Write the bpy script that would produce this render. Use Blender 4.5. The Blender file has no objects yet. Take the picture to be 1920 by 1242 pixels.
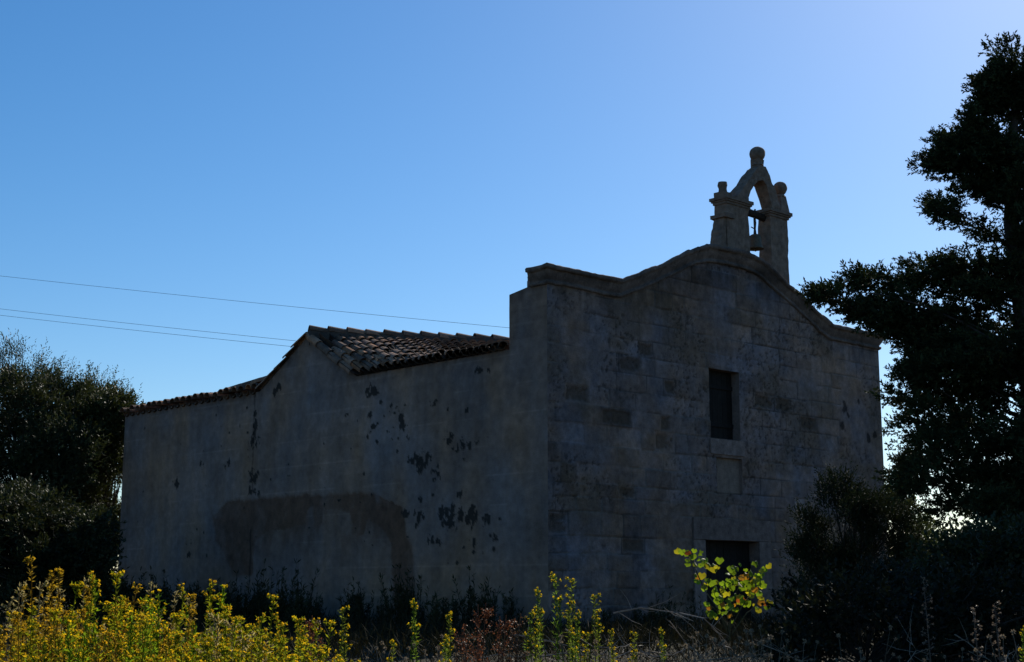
import bpy, bmesh, math, random
import numpy as np
from mathutils import Vector, Matrix
from mathutils.geometry import tessellate_polygon
S = bpy.context.scene
COL = S.collection
R = math.radians
rng = np.random.default_rng(7)
random.seed(7)

# ------------------------------------------------------------------ camera
FPX, EYE = 2670.0, 1.2                       # focal length in photo pixels, eye height
PITCH = math.atan((1100 - 621) / FPX)
cam = bpy.data.cameras.new('camera'); camo = bpy.data.objects.new('camera', cam); COL.objects.link(camo)
camo.location = (0, 0, EYE); camo.rotation_euler = (math.pi / 2 + PITCH, 0, 0)
cam.sensor_width = 36; cam.lens = 36 * FPX / 1920; cam.clip_start = 0.1; cam.clip_end = 3000
S.camera = camo
# ------------------------------------------------------------------ sky, sun, exposure
SUN_AZ, SUN_EL = 28.0, 34.0                  # azimuth to the right of +Y
w = bpy.data.worlds.new('World'); S.world = w; w.use_nodes = True
nt = w.node_tree; nt.nodes.clear()
sky = nt.nodes.new('ShaderNodeTexSky'); sky.sky_type = 'NISHITA'; sky.sun_disc = False
sky.sun_elevation = R(SUN_EL); sky.sun_rotation = R(SUN_AZ)
sky.altitude = 0; sky.air_density = 1.0; sky.dust_density = 0.35; sky.ozone_density = 4.2
bg = nt.nodes.new('ShaderNodeBackground'); bg.inputs[1].default_value = 0.097
wo = nt.nodes.new('ShaderNodeOutputWorld')
hs = nt.nodes.new('ShaderNodeHueSaturation'); hs.inputs['Saturation'].default_value = 1.28
nt.links.new(sky.outputs[0], hs.inputs['Color']); nt.links.new(hs.outputs[0], bg.inputs[0]); nt.links.new(bg.outputs[0], wo.inputs[0])
sl = bpy.data.lights.new('sun', 'SUN'); sl.energy = 4.5; sl.angle = R(0.5); sl.color = (1.0, 0.93, 0.82)
so = bpy.data.objects.new('sun', sl); COL.objects.link(so)
sd = Vector((math.sin(R(SUN_AZ)) * math.cos(R(SUN_EL)), math.cos(R(SUN_AZ)) * math.cos(R(SUN_EL)), math.sin(R(SUN_EL))))
so.rotation_euler = sd.to_track_quat('Z', 'Y').to_euler()
vs = S.view_settings; vs.view_transform = 'Standard'; vs.look = 'None'; vs.gamma = 1; vs.exposure = 0.25; vs.use_curve_mapping = False
S.cycles.max_bounces = 6; S.cycles.transparent_max_bounces = 6

# ------------------------------------------------------------------ geometry helpers
CP, SP = math.cos(PITCH), math.sin(PITCH)
def ray(x, y):
    dx = (x - 960) / FPX; dy = -(y - 621) / FPX
    return np.array([dx, CP - SP * dy, SP + CP * dy])
def at(x, y, Y):                             # world point seen at photo pixel x, y at distance Y
    d = ray(x, y); p = d * (Y / d[1]); p[2] += EYE; return p
AZ = R(-43)
W = np.array([math.sin(AZ), math.cos(AZ), 0]); U = np.array([math.cos(AZ), -math.sin(AZ), 0])
P0 = at(1028, 1100, 24.0); P0[2] = 0
def plane(x, y, n, off):
    d = ray(x, y); o = np.array([0, 0, EYE]); t = np.dot(n, P0 + off - o) / np.dot(n, d); q = o + d * t - P0
    return np.array([np.dot(q, U), np.dot(q, W), q[2] + 0])
def fac(x, y, b=0.0): return plane(x, y, W, W * b)     # chapel-local point on the facade plane
def side(x, y, a=0.0): return plane(x, y, U, U * a)    # chapel-local point on the flank plane

def hsh(ix, iy, iz, s):
    n = (ix * 374761393 + iy * 668265263 + iz * 1274126177 + s * 974711) & 0x7fffffff
    n = ((n ^ (n >> 13)) * 1274126177) & 0x7fffffff
    n = ((n ^ (n >> 16)) * 668265263) & 0x7fffffff
    return ((n ^ (n >> 15)) & 0xffff) / 65535.0
def vnoise(x, y, z=0.0, s=0):
    x, y, z = np.broadcast_arrays(np.asarray(x, float), np.asarray(y, float), np.asarray(z, float))
    ix, iy, iz = [np.floor(a).astype(np.int64) for a in (x, y, z)]
    f = [a - b for a, b in zip((x, y, z), (ix, iy, iz))]; f = [a * a * (3 - 2 * a) for a in f]
    r = 0
    for i in (0, 1):
        for j in (0, 1):
            for k in (0, 1):
                wt = (f[0] if i else 1 - f[0]) * (f[1] if j else 1 - f[1]) * (f[2] if k else 1 - f[2])
                r = r + wt * hsh(ix + i, iy + j, iz + k, s)
    return r
def fbm(x, y, z=0.0, s=0, o=4):
    r = 0; a = 1; t = 0
    for i in range(o):
        r = r + a * vnoise(np.asarray(x) * 2 ** i, np.asarray(y) * 2 ** i, np.asarray(z) * 2 ** i, s + i); t += a; a *= .55
    return r / t
def sstep(a, b, x): t = np.clip((x - a) / (b - a), 0, 1); return t * t * (3 - 2 * t)
def inpoly(px, py, poly):
    r = np.zeros(px.shape, bool); n = len(poly)
    for i in range(n):
        x0, y0 = poly[i]; x1, y1 = poly[(i + 1) % n]
        if y0 == y1: continue
        c = ((y0 > py) != (y1 > py)) & (px < (x1 - x0) * (py - y0) / (y1 - y0) + x0); r ^= c
    return r

def mesh_from(name, V, Fq, mat, parent=None, col=None, smooth=False):
    """V (n,3); Fq (m,4) or (m,3) array or list of tuples; col (n,3) vertex colours"""
    me = bpy.data.meshes.new(name); V = np.asarray(V, np.float32)
    if isinstance(Fq, np.ndarray):
        m, k = Fq.shape
        me.vertices.add(len(V)); me.vertices.foreach_set('co', V.ravel())
        me.loops.add(m * k); me.loops.foreach_set('vertex_index', Fq.astype(np.int32).ravel())
        me.polygons.add(m); me.polygons.foreach_set('loop_start', np.arange(0, m * k, k, dtype=np.int32))
        try: me.polygons.foreach_set('loop_total', np.full(m, k, np.int32))
        except Exception: pass
        me.update(calc_edges=True)
    else:
        me.from_pydata([tuple(map(float, v)) for v in V], [], [tuple(map(int, f)) for f in Fq]); me.update()
    if col is not None:
        a = me.color_attributes.new('col', 'FLOAT_COLOR', 'POINT')
        c = np.ones((len(V), 4), np.float32); c[:, :3] = col; a.data.foreach_set('color', c.ravel())
    if smooth: me.polygons.foreach_set('use_smooth', np.ones(len(me.polygons), bool))
    if mat: me.materials.append(mat)
    o = bpy.data.objects.new(name, me); COL.objects.link(o)
    if parent: o.parent = parent
    return o
class MB:
    def __init__(s): s.v = []; s.f = []; s.c = []
    def add(s, V, F, c=None):
        b = len(s.v); s.v += [tuple(map(float, p)) for p in V]; s.f += [tuple(int(i) + b for i in f) for f in F]
        c = (1, 1, 1) if c is None else c
        s.c += [tuple(c)] * len(V) if np.ndim(c) == 1 else [tuple(x) for x in c]
    def box(s, a, b, c=None):
        (x0, y0, z0), (x1, y1, z1) = a, b
        s.add([(x0,y0,z0),(x1,y0,z0),(x1,y1,z0),(x0,y1,z0),(x0,y0,z1),(x1,y0,z1),(x1,y1,z1),(x0,y1,z1)],
              [(0,3,2,1),(4,5,6,7),(0,1,5,4),(1,2,6,5),(2,3,7,6),(3,0,4,7)], c)
    def tube(s, P, r, n=6, c=None, cap=True):
        P = [np.array(p, float) for p in P]; m = len(P); rr = r if np.ndim(r) else [r] * m; V = []
        for i in range(m):
            d = P[min(i + 1, m - 1)] - P[max(i - 1, 0)]; d = d / (np.linalg.norm(d) + 1e-9)
            a = np.cross(d, (0, 0, 1) if abs(d[2]) < .9 else (1, 0, 0)); a /= np.linalg.norm(a); b = np.cross(d, a)
            V += [P[i] + rr[i] * (a * math.cos(2 * math.pi * k / n) + b * math.sin(2 * math.pi * k / n)) for k in range(n)]
        F = [(i * n + k, i * n + (k + 1) % n, (i + 1) * n + (k + 1) % n, (i + 1) * n + k) for i in range(m - 1) for k in range(n)]
        if cap: F += [tuple(range(n))[::-1], tuple(range((m - 1) * n, m * n))]
        s.add(V, F, c)
    def lathe(s, prof, n=20, o=(0, 0, 0), c=None):
        V = [(o[0] + r * math.cos(2 * math.pi * k / n), o[1] + r * math.sin(2 * math.pi * k / n), o[2] + z) for r, z in prof for k in range(n)]
        m = len(prof)
        F = [(i * n + k, i * n + (k + 1) % n, (i + 1) * n + (k + 1) % n, (i + 1) * n + k) for i in range(m - 1) for k in range(n)]
        F += [tuple(range(n))[::-1], tuple(range((m - 1) * n, m * n))]
        s.add(V, F, c)
    def prism(s, poly, y0, y1, c=None):      # polygon in (x, z) extruded along y
        n = len(poly); V = [(x, y0, z) for x, z in poly] + [(x, y1, z) for x, z in poly]
        T = tessellate_polygon([[Vector((x, z, 0)) for x, z in poly]])
        F = [tuple(t) for t in T] + [tuple(i + n for i in t[::-1]) for t in T] + [(i, (i + 1) % n, n + (i + 1) % n, n + i) for i in range(n)]
        s.add(V, F, c)
    def build(s, name, mat, parent=None, rough=0.0, cut=0, smooth=False, freq=6.0):
        o = mesh_from(name, np.array(s.v), s.f, mat, parent, np.array(s.c))
        bm = bmesh.new(); bm.from_mesh(o.data)
        bmesh.ops.recalc_face_normals(bm, faces=bm.faces)
        if cut:
            for e in range(4):
                L = [x for x in bm.edges if x.calc_length() > cut]
                if not L: break
                bmesh.ops.triangulate(bm, faces=[f for f in bm.faces if len(f.verts) > 4])
                L = [x for x in bm.edges if x.calc_length() > cut]
                bmesh.ops.subdivide_edges(bm, edges=L, cuts=1, use_grid_fill=True)
        if rough:
            bm.normal_update(); P = np.array([v.co[:] for v in bm.verts])
            d = (fbm(P[:, 0] * freq, P[:, 1] * freq, P[:, 2] * freq, 91) - .5) * 2 * rough
            N = [v.normal.copy() for v in bm.verts]
            for v, n, a in zip(bm.verts, N, d): v.co += n * float(a)
        bm.to_mesh(o.data); bm.free()
        if smooth: o.data.polygons.foreach_set('use_smooth', np.ones(len(o.data.polygons), bool))
        return o
def tag(o, label=None, cat=None, group=None, kind=None):
    for k, v in (('label', label), ('category', cat), ('group', group), ('kind', kind)):
        if v: o[k] = v
    return o
def empty(name, loc, rz=0.0):
    o = bpy.data.objects.new(name, None); COL.objects.link(o); o.location = loc; o.rotation_euler = (0, 0, rz); o.empty_display_size = .2
    return o
def dup(root, loc, rz, sc=1.0, label=None):
    c = root.copy(); COL.objects.link(c); c.location = loc; c.rotation_euler = (0, 0, rz); c.scale = (sc, sc, sc)
    if label: c['label'] = label
    for ch in root.children:
        k = ch.copy(); COL.objects.link(k); k.parent = c
    return c

# ------------------------------------------------------------------ materials
def new_mat(name):
    m = bpy.data.materials.new(name); m.use_nodes = True; n = m.node_tree; n.nodes.clear()
    out = n.nodes.new('ShaderNodeOutputMaterial'); p = n.nodes.new('ShaderNodeBsdfPrincipled'); n.links.new(p.outputs[0], out.inputs[0])
    return m, n, p, out
def stone_mat(name, tint=(1, 1, 1), scale=9.0, rough=.95, amt=.35, bump=.5):
    m, n, p, out = new_mat(name)
    p.inputs['Roughness'].default_value = rough; p.inputs['Specular IOR Level'].default_value = .15
    at_ = n.nodes.new('ShaderNodeAttribute'); at_.attribute_name = 'col'
    tc = n.nodes.new('ShaderNodeTexCoord')
    n1 = n.nodes.new('ShaderNodeTexNoise'); n1.inputs['Scale'].default_value = scale; n1.inputs['Detail'].default_value = 8; n1.inputs['Roughness'].default_value = .7
    n.links.new(tc.outputs['Object'], n1.inputs['Vector'])
    mr = n.nodes.new('ShaderNodeMapRange'); mr.inputs['From Min'].default_value = .3; mr.inputs['From Max'].default_value = .7
    mr.inputs['To Min'].default_value = 1 - amt; mr.inputs['To Max'].default_value = 1 + amt
    n.links.new(n1.outputs['Fac'], mr.inputs['Value'])
    mx = n.nodes.new('ShaderNodeMix'); mx.data_type = 'RGBA'; mx.blend_type = 'MULTIPLY'; mx.inputs[0].default_value = 1
    n.links.new(at_.outputs['Color'], mx.inputs[6]); n.links.new(mr.outputs[0], mx.inputs[7])
    m2 = n.nodes.new('ShaderNodeMix'); m2.data_type = 'RGBA'; m2.blend_type = 'MULTIPLY'; m2.inputs[0].default_value = 1
    n.links.new(mx.outputs[2], m2.inputs[6]); m2.inputs[7].default_value = (*tint, 1)
    n.links.new(m2.outputs[2], p.inputs['Base Color'])
    n2 = n.nodes.new('ShaderNodeTexNoise'); n2.inputs['Scale'].default_value = 38; n2.inputs['Detail'].default_value = 5
    n.links.new(tc.outputs['Object'], n2.inputs['Vector'])
    b = n.nodes.new('ShaderNodeBump'); b.inputs['Strength'].default_value = bump; b.inputs['Distance'].default_value = .02
    n.links.new(n2.outputs['Fac'], b.inputs['Height']); n.links.new(b.outputs[0], p.inputs['Normal'])
    return m
def leaf_mat(name, trans=.5, rough=.55, spec=.3, gain=(1.3, 1.2, .6)):
    m, n, p, out = new_mat(name)
    p.inputs['Roughness'].default_value = rough; p.inputs['Specular IOR Level'].default_value = spec
    a = n.nodes.new('ShaderNodeAttribute'); a.attribute_name = 'col'
    n.links.new(a.outputs['Color'], p.inputs['Base Color'])
    if trans:
        t = n.nodes.new('ShaderNodeBsdfTranslucent'); mx = n.nodes.new('ShaderNodeMix'); mx.data_type = 'RGBA'; mx.blend_type = 'MULTIPLY'; mx.inputs[0].default_value = 1
        n.links.new(a.outputs['Color'], mx.inputs[6]); mx.inputs[7].default_value = (*gain, 1); n.links.new(mx.outputs[2], t.inputs['Color'])
        ms = n.nodes.new('ShaderNodeMixShader'); ms.inputs[0].default_value = trans
        n.links.new(p.outputs[0], ms.inputs[1]); n.links.new(t.outputs[0], ms.inputs[2]); n.links.new(ms.outputs[0], out.inputs[0])
    return m
M_WALL = stone_mat('weathered_plaster', scale=7, amt=.22)
M_ASH = stone_mat('ashlar_stone', scale=10, amt=.3, bump=.7)
M_TRIM = stone_mat('carved_stone', scale=8, amt=.45, bump=.8)
M_TILE = stone_mat('old_terracotta', scale=5, amt=.5, rough=.85)
M_WOOD = stone_mat('dark_old_wood', scale=14, amt=.4, rough=.8)
M_METAL = stone_mat('aged_bronze', scale=20, amt=.3, rough=.55)
M_BARK = stone_mat('bark', scale=12, amt=.5, bump=1)
M_SOIL = stone_mat('soil', scale=2, amt=.5, bump=1)
M_LEAF = leaf_mat('leaf_green', .22, .6, .15)
M_HERB = leaf_mat('herb_leaf', .6, .7, .04, (1.3, 1.25, .7))
M_CYP = leaf_mat('cypress_foliage', .10, .8, .06)
M_OLIVE = leaf_mat('olive_foliage', .22, .55, .16)
M_FLOWER = leaf_mat('flower_yellow', .5, .8, .03, (1.2, 1.1, .6))
M_VINE = leaf_mat('vine_leaf', .5, .5, .2, (1.5, 1.35, .5))
M_DRY = leaf_mat('dry_stalk', .35, .6, .3, (1.2, 1.1, .9))
M_WIRE, _n, _p, _o = new_mat('cable_black'); _p.inputs['Base Color'].default_value = (.05, .06, .08, 1)

# ------------------------------------------------------------------ ground
def gz(x, y):
    t = sstep(11, 15.5, np.asarray(y, float)); return .38 * t
gx = np.concatenate([np.linspace(-900, -40, 12), np.linspace(-36, 36, 73), np.linspace(40, 900, 12)])
gy = np.concatenate([np.linspace(-300, -12, 8), np.linspace(-10, 50, 121), np.linspace(55, 1500, 20)])
X, Y = np.meshgrid(gx, gy); Zg = gz(X, Y) + (fbm(X * .7, Y * .7, 0, 5) - .5) * .16
V = np.stack([X, Y, Zg], -1).reshape(-1, 3); nx, ny = len(gx), len(gy)
idx = np.arange(nx * ny).reshape(ny, nx)
Fq = np.stack([idx[:-1, :-1], idx[:-1, 1:], idx[1:, 1:], idx[1:, :-1]], -1).reshape(-1, 4)
t = fbm(V[:, 0] * .5, V[:, 1] * .5, 0, 9)[:, None]
tag(mesh_from('ground', V, Fq, M_SOIL, None, np.array([.045, .035, .024]) * (1 - t) + np.array([.035, .038, .018]) * t), kind='structure')
def ground_at(x, y): return float(gz(x, y))

# ------------------------------------------------------------------ chapel
chapel = empty('stone_chapel', (P0[0], P0[1], 0), R(43))
tag(chapel, 'old country chapel of weathered stone with curved gable front and tiled roof', 'chapel')
# facade outline (u, z): flat shoulders, concave-convex gable
prof = [(0, 6.66), (.65, 6.66), (1.37, 6.645), (1.82, 6.66), (2.21, 6.81), (3.04, 7.18), (3.6, 7.44), (3.95, 7.6), (4.35, 7.715), (4.85, 7.75),
        (5.35, 7.745), (5.71, 7.715), (6.01, 7.66), (6.45, 7.47), (7.0, 7.23), (7.55, 6.99), (7.93, 6.81), (8.36, 6.66), (9.52, 6.65), (10.22, 6.66)]
pu, pz = np.array(prof).T
FW, DROP = 10.22, .34
win, door, nic = (4.32, 5.24, 3.98, 5.32), (4.08, 5.69, .2, 2.05), (4.49, 5.26, 2.95, 3.62)
OPEN = (win, door, nic)
def lines(a, b, st, must):
    L = sorted(set([a, b] + [m for m in must if a < m < b])); o = []
    for p, q in zip(L[:-1], L[1:]): o += list(np.linspace(p, q, max(1, round((q - p) / st)) + 1)[:-1])
    return np.array(o + [b])
ul = lines(0, FW, .021, [o[0] for o in OPEN] + [o[1] for o in OPEN] + [1.82, 8.36]); zl = lines(0, 7.6, .021, [o[2] for o in OPEN] + [o[3] for o in OPEN])
hu = np.interp(ul, pu, pz) - .2
UU, ZZ = np.meshgrid(ul, zl); HH = np.broadcast_to(hu, UU.shape)
# ashlar pattern: courses and joints, each block with its own tone
cz = np.array([-.1, .25, .56, .87, 1.17, 1.47, 1.76, 2.05, 2.46, 2.72, 2.95, 3.29, 3.62, 3.98, 4.31, 4.65, 4.98, 5.32, 5.62, 5.95, 6.28, 6.6, 6.92, 7.25, 7.6, 7.95])
wob = (fbm(UU * .9, ZZ * .9, 0, 21) - .5) * .05
zz = ZZ + wob; ci = np.clip(np.searchsorted(cz, zz) - 1, 0, len(cz) - 2)
tone = np.zeros(UU.shape); dj = np.full(UU.shape, 9.); kind = np.zeros(UU.shape); hue = np.zeros(UU.shape)
dark_at = [fac(*p) for p in ((1190, 932), (1198, 690), (1185, 668), (1180, 775), (1260, 715), (1100, 760), (1190, 1010), (1090, 738), (1420, 740), (1470, 745), (1510, 805), (1060, 1000), (1240, 800))]
light_at = [fac(*p) for p in ((1115, 885), (1060, 805), (1170, 810), (1250, 850), (1060, 970))]
brn = random.Random(5)
for c in range(len(cz) - 1):
    m = ci == c
    j = [-brn.uniform(.05, .5)]
    while j[-1] < FW + 1: j.append(j[-1] + brn.choice([.48, .58, .66, .74, .82, .36]) + brn.uniform(-.04, .04))
    j = np.array(j); uj = UU[m] + (vnoise(UU[m] * 5, ZZ[m] * 5, 0, 3) - .5) * .02
    b = np.searchsorted(j, uj) - 1; b = np.clip(b, 0, len(j) - 2)
    tn = np.array([brn.gauss(0, 1) for _ in j]); hn = np.array([brn.uniform(-1, 1) for _ in j]); kn = np.array([1. if brn.random() < .015 else 0 for _ in j])
    for q in dark_at:
        if cz[c] <= q[2] < cz[c + 1]: kn[np.searchsorted(j, q[0]) - 1] = 1
    for q in light_at:
        if cz[c] <= q[2] < cz[c + 1]: tn[np.searchsorted(j, q[0]) - 1] = 2.2
    tone[m] = tn[b]; hue[m] = hn[b]; kind[m] = kn[b]
    dj[m] = np.minimum(np.minimum(uj - j[b], j[b + 1] - uj), np.minimum(zz[m] - cz[c], cz[c + 1] - zz[m]))
smooth_r = sstep(8.62, 8.72, UU + (fbm(UU * 3, ZZ * 3, 0, 41) - .5) * .15) * (1 - sstep(5.45, 5.6, ZZ))      # rendered strip at the right end
tone *= 1 - .8 * smooth_r; kind *= 1 - smooth_r
big = fbm(UU * .55, ZZ * .8, 0, 51); fine = fbm(UU * 7, ZZ * 7, 0, 52, 5); streak = fbm(UU * 5, ZZ * .5, 0, 53)
jpres = sstep(.35, .6, fbm(UU * 1.3, ZZ * 1.3, 0, 54)) * (1 - .85 * smooth_r)
joint = (1 - sstep(.004, .016, dj)) * jpres
er = kind * sstep(.0, .09, dj + (fine - .5) * .12) * sstep(.28, .55, fine + .12)
v = 1 + .12 * tone + .7 * (big - .5) + .75 * (fine - .5) + .35 * (streak - .5)
base = np.array([.198, .138, .116]) + hue[..., None] * np.array([.004, 0, -.005])
colr = base * np.clip(v, .35, 2)[..., None]; hv = fbm(UU * 1.7, ZZ * 1.7, 0, 66, 5)[..., None] - .5; colr = colr * (1 + hv * np.array([.7, .15, -.6]))
ochre = sstep(.52, .66, fbm(UU * 1.1, ZZ * 1.4, 0, 60))[..., None]
colr = colr * (1 - .45 * ochre) + np.array([.13, .085, .05]) * .45 * ochre
colr = colr * (1 - .7 * er[..., None]) + np.array([.072, .047, .030]) * .7 * er[..., None]
jl = sstep(.45, .6, fbm(UU * .8, ZZ * .8, 0, 61))[..., None]
colr = colr * (1 - .7 * joint[..., None]) + (np.array([.05, .043, .04]) * (1 - jl) + np.array([.17, .15, .135]) * jl) * .7 * joint[..., None]
topd = sstep(-.9, 0, ZZ - HH)[..., None] * sstep(.4, .6, streak)[..., None]
colr *= 1 - .4 * topd
for p, r_ in (((1583, 760), .1), ((1580, 800), .09), ((1610, 755), .06), ((1628, 825), .08), ((1640, 815), .06), ((1590, 780), .05)):
    q = fac(*p); d = np.hypot(UU - q[0], (ZZ - q[2]) * .7) / r_ + (fine - .5) * 2
    colr *= 1 - .75 * (1 - sstep(.6, 1.1, d))[..., None]
pit = sstep(.60, .68, fbm(UU * 20, ZZ * 20, 0, 67, 3)) * sstep(.42, .6, fbm(UU * 1.1, ZZ * 1.3, 0, 68)); colr *= (1 - .45 * pit)[..., None]
dep = .018 * (fine - .5) - .018 * joint - .035 * er - .012 * pit - .006 * tone + .03 * (big - .5)
edge = np.minimum(UU, FW - UU); dep *= sstep(0, .1, edge)
Zc = np.minimum(ZZ, HH)
V = np.stack([UU, -dep, Zc], -1).reshape(-1, 3); nz, nu = UU.shape; idx = np.arange(nz * nu).reshape(nz, nu)
ucm, zcm = (ul[:-1] + ul[1:]) / 2, (zl[:-1] + zl[1:]) / 2
keep = zl[:-1, None] < np.minimum(hu[:-1], hu[1:])[None] - .001
for a, b, c, d in OPEN: keep &= ~((ucm > a) & (ucm < b))[None] | ~((zcm > c) & (zcm < d))[:, None]
Fq = np.stack([idx[:-1, :-1], idx[:-1, 1:], idx[1:, 1:], idx[1:, :-1]], -1)[keep]
mesh_from('facade', V, Fq, M_ASH, chapel, colr.reshape(-1, 3), True)
# body of the facade wall behind its skin, with the reveals
SC = np.array([.205, .146, .122]); THK = .5
b = MB()
for (a, bb, c, d), dp in zip(OPEN, (.22, .25, .06)):
    b.add([(a,.0,c),(a,dp,c),(a,dp,d),(a,.0,d)], [(0,1,2,3)], SC); b.add([(bb,.0,c),(bb,dp,c),(bb,dp,d),(bb,.0,d)], [(0,3,2,1)], SC)
    b.add([(a,.0,d),(a,dp,d),(bb,dp,d),(bb,.0,d)], [(0,1,2,3)], SC); b.add([(a,.0,c),(a,dp,c),(bb,dp,c),(bb,.0,c)], [(0,3,2,1)], SC * .8)
a, bb, c, d = nic; b.add([(a,.058,c),(bb,.058,c),(bb,.058,d),(a,.058,d)], [(0,1,2,3)], np.array([.22, .158, .122]))
out = [(0.004, 0)] + [(u_ if 0 < u_ < FW else (.004 if u_ == 0 else FW), z_ - .2) for u_, z_ in prof] + [(FW, 0)]
n = len(out); b.add([(u_, THK, z_) for u_, z_ in out], [tuple(range(n))[::-1]], SC)
b.add([(FW, 0, 0), (FW, THK, 0), (FW, THK, 6.45), (FW, 0, 6.45)], [(0, 1, 2, 3)], SC)
b.build('facade_core', M_ASH, chapel, rough=.006, cut=.3)

# cornice following the gable line, with returns at both ends
XS = [(-.02, -THK - .02), (0, .11), (.02, .14), (.085, .135), (.09, .09), (.115, .085), (.17, .07), (.225, .035), (.25, .02), (.278, .02), (.281, .05), (.332, .045), (.34, 0)]
us = np.unique(np.concatenate([np.linspace(0, FW, 190), pu])); hs = np.interp(us, pu, pz)
ker = np.ones(3) / 3; hs2 = np.convolve(np.pad(hs, 1, mode='edge'), ker, 'valid'); mk = (us > 2.3) & (us < 8.0); hs = np.where(mk, hs2, hs)
chip = (fbm(us * 2.2, 0, 0, 71) - .5) * .035 + np.where((us > 1.9) & (us < 8.3), np.floor(us / .47 + .3 * vnoise(us, 0, 0, 3)) % 2 * .018, 0)
rows = []; cols_ = []
def row(kindr, t):
    r_ = []
    for dz, p in XS:
        if kindr == 'L': q = (-p if p >= 0 else -p, t, 6.66 - dz) if p >= 0 else (THK, t, 6.66 + .02)
        elif kindr == 'R': q = (FW + max(p, 0), t, 6.66 - dz)
        r_.append(q)
    return r_
L0 = [[(-p if p >= 0 else .3, w_, 6.66 - dz) for dz, p in XS] for w_ in (.40, .27, .14, 0.02)]
rows += L0
for i, (u_, h) in enumerate(zip(us, hs)):
    r_ = []
    for k, (dz, p) in enumerate(XS):
        er_ = chip[i] if k in (1, 2, 3) else chip[i] * .3
        uu = u_ + (-max(p, 0) if i == 0 else max(p, 0) if i == len(us) - 1 else 0)
        r_.append((uu, -p if p >= 0 else THK, h - dz + (er_ if k < 4 else 0) - (.19 if k == 0 else 0) + .02))
    rows.append(r_)
rows += [[(FW + max(p, 0) if p >= 0 else FW - .3, w_, 6.66 - dz) for dz, p in XS] for w_ in (.02, .25, .5)]
V = np.array(rows); nr, nk = V.shape[:2]; V = V.reshape(-1, 3); idx = np.arange(nr * nk).reshape(nr, nk)
Fq = np.stack([idx[:-1, :-1], idx[:-1, 1:], idx[1:, 1:], idx[1:, :-1]], -1).reshape(-1, 4)
V[:, 2] += (fbm(V[:, 0] * 5, V[:, 1] * 5, V[:, 2] * 4, 77) - .5) * .05
cf = (.75 + 1.5 * (fbm(V[:, 0] * 1.6, V[:, 1] * 1.6, V[:, 2] * 5, 78) - .42))[:, None]
mesh_from('cornice', V, Fq, M_TRIM, chapel, np.array([.165, .118, .096]) * .9 * np.clip(cf, .4, 1.6))
b = MB(); b.prism([(0.006, 6.62), (1.82, 6.62), (1.82, 6.3), (.006, 6.3)], .02, THK - .01, SC)
b.build('parapet_core', M_TRIM, chapel)
# window shutter, door, sill, door surround
def planks(u0, u1, z0, z1, y, n, c):
    m = MB(); wd = (u1 - u0) / n
    for i in range(n): m.box((u0 + i * wd + .004, y - random.uniform(0, .006), z0), (u0 + (i + 1) * wd - .004, y + .03, z1), np.array(c) * random.uniform(.75, 1.25))
    m.box((u0, y + .031, z0), (u1, y + .05, z1), np.array(c) * .3)
    return m
wn = planks(win[0] + .005, win[1] - .005, win[2] + .005, win[3] - .005, .18, 6, (.020, .016, .013)).build('window_shutter', M_WOOD, chapel)
for z_ in (win[2] + .25, win[3] - .35): m = MB(); m.box((win[0] + .01, .155, z_), (win[1] - .01, .172, z_ + .08), (.018, .014, .012)); m.build('shutter_rail', M_WOOD, wn)
dn = planks(door[0] + .005, door[1] - .005, .25, door[3] - .005, .21, 8, (.016, .013, .011)).build('door', M_WOOD, chapel)
for z_ in (.8, 1.55): m = MB(); m.box((door[0] + .01, .18, z_), (door[1] - .01, .203, z_ + .12), (.014, .011, .01)); m.build('door_rail', M_WOOD, dn)
m = MB(); m.box((win[0] - .03, -.035, 3.68), (win[1] + .08, .02, 3.965), np.array([.22, .158, .134])); m.build('window_sill', M_TRIM, chapel, rough=.008, cut=.08)
m = MB(); DS = np.array([.18, .130, .11])
m.box((3.74, -.035, 2.06), (6.06, .015, 2.46), DS * .9); m.box((3.74, -.035, .2), (4.07, .015, 2.05), DS * 1.25); m.box((5.70, -.035, .2), (6.06, .015, 2.05), DS)
m.build('door_surround', M_TRIM, chapel, rough=.007, cut=.08)
m = MB(); m.box((3.6, -.5, .1), (6.2, .22, .32), DS); m.build('doorstep', M_TRIM, chapel, rough=.02, cut=.1)

# flank wall: one plastered sheet with the pier, the nave, the small cross gable and the low rear part
EZ, WC, WA, WF, WE = 5.30, 5.38, 7.16, 8.85, 14.83
top = [(0, 6.33), (.39, 6.36), (.95, 6.28), (.951, EZ), (WC, EZ), (WA, 6.30), (WF, EZ + .04), (WE, 5.36)]
tw, tz = np.array(top).T
wl = lines(0, WE, .026, [.39, .95, .951, WC, WA, WF]); zl2 = lines(0, 6.4, .026, [])
hw = np.interp(wl, tw, tz); WW, ZZ = np.meshgrid(wl, zl2); HH = np.broadcast_to(hw, WW.shape)
big = fbm(WW * .5, ZZ * .5, 0, 101); streak = fbm(WW * 4.5, ZZ * .33, 0, 102, 5); fine = fbm(WW * 6, ZZ * 6, 0, 103, 5); mid = fbm(WW * 1.8, ZZ * 1.8, 0, 104)
v = 1 + .5 * (big - .5) + .5 * (streak - .5) + .45 * (fine - .5) + .3 * (mid - .5)
colr = np.array([.205, .143, .115]) * np.clip(v, .4, 1.9)[..., None]; hv = fbm(WW * 1.5, ZZ * .8, 0, 166, 5)[..., None] - .5; colr = colr * (1 + hv * np.array([.55, .1, -.5]))
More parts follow.
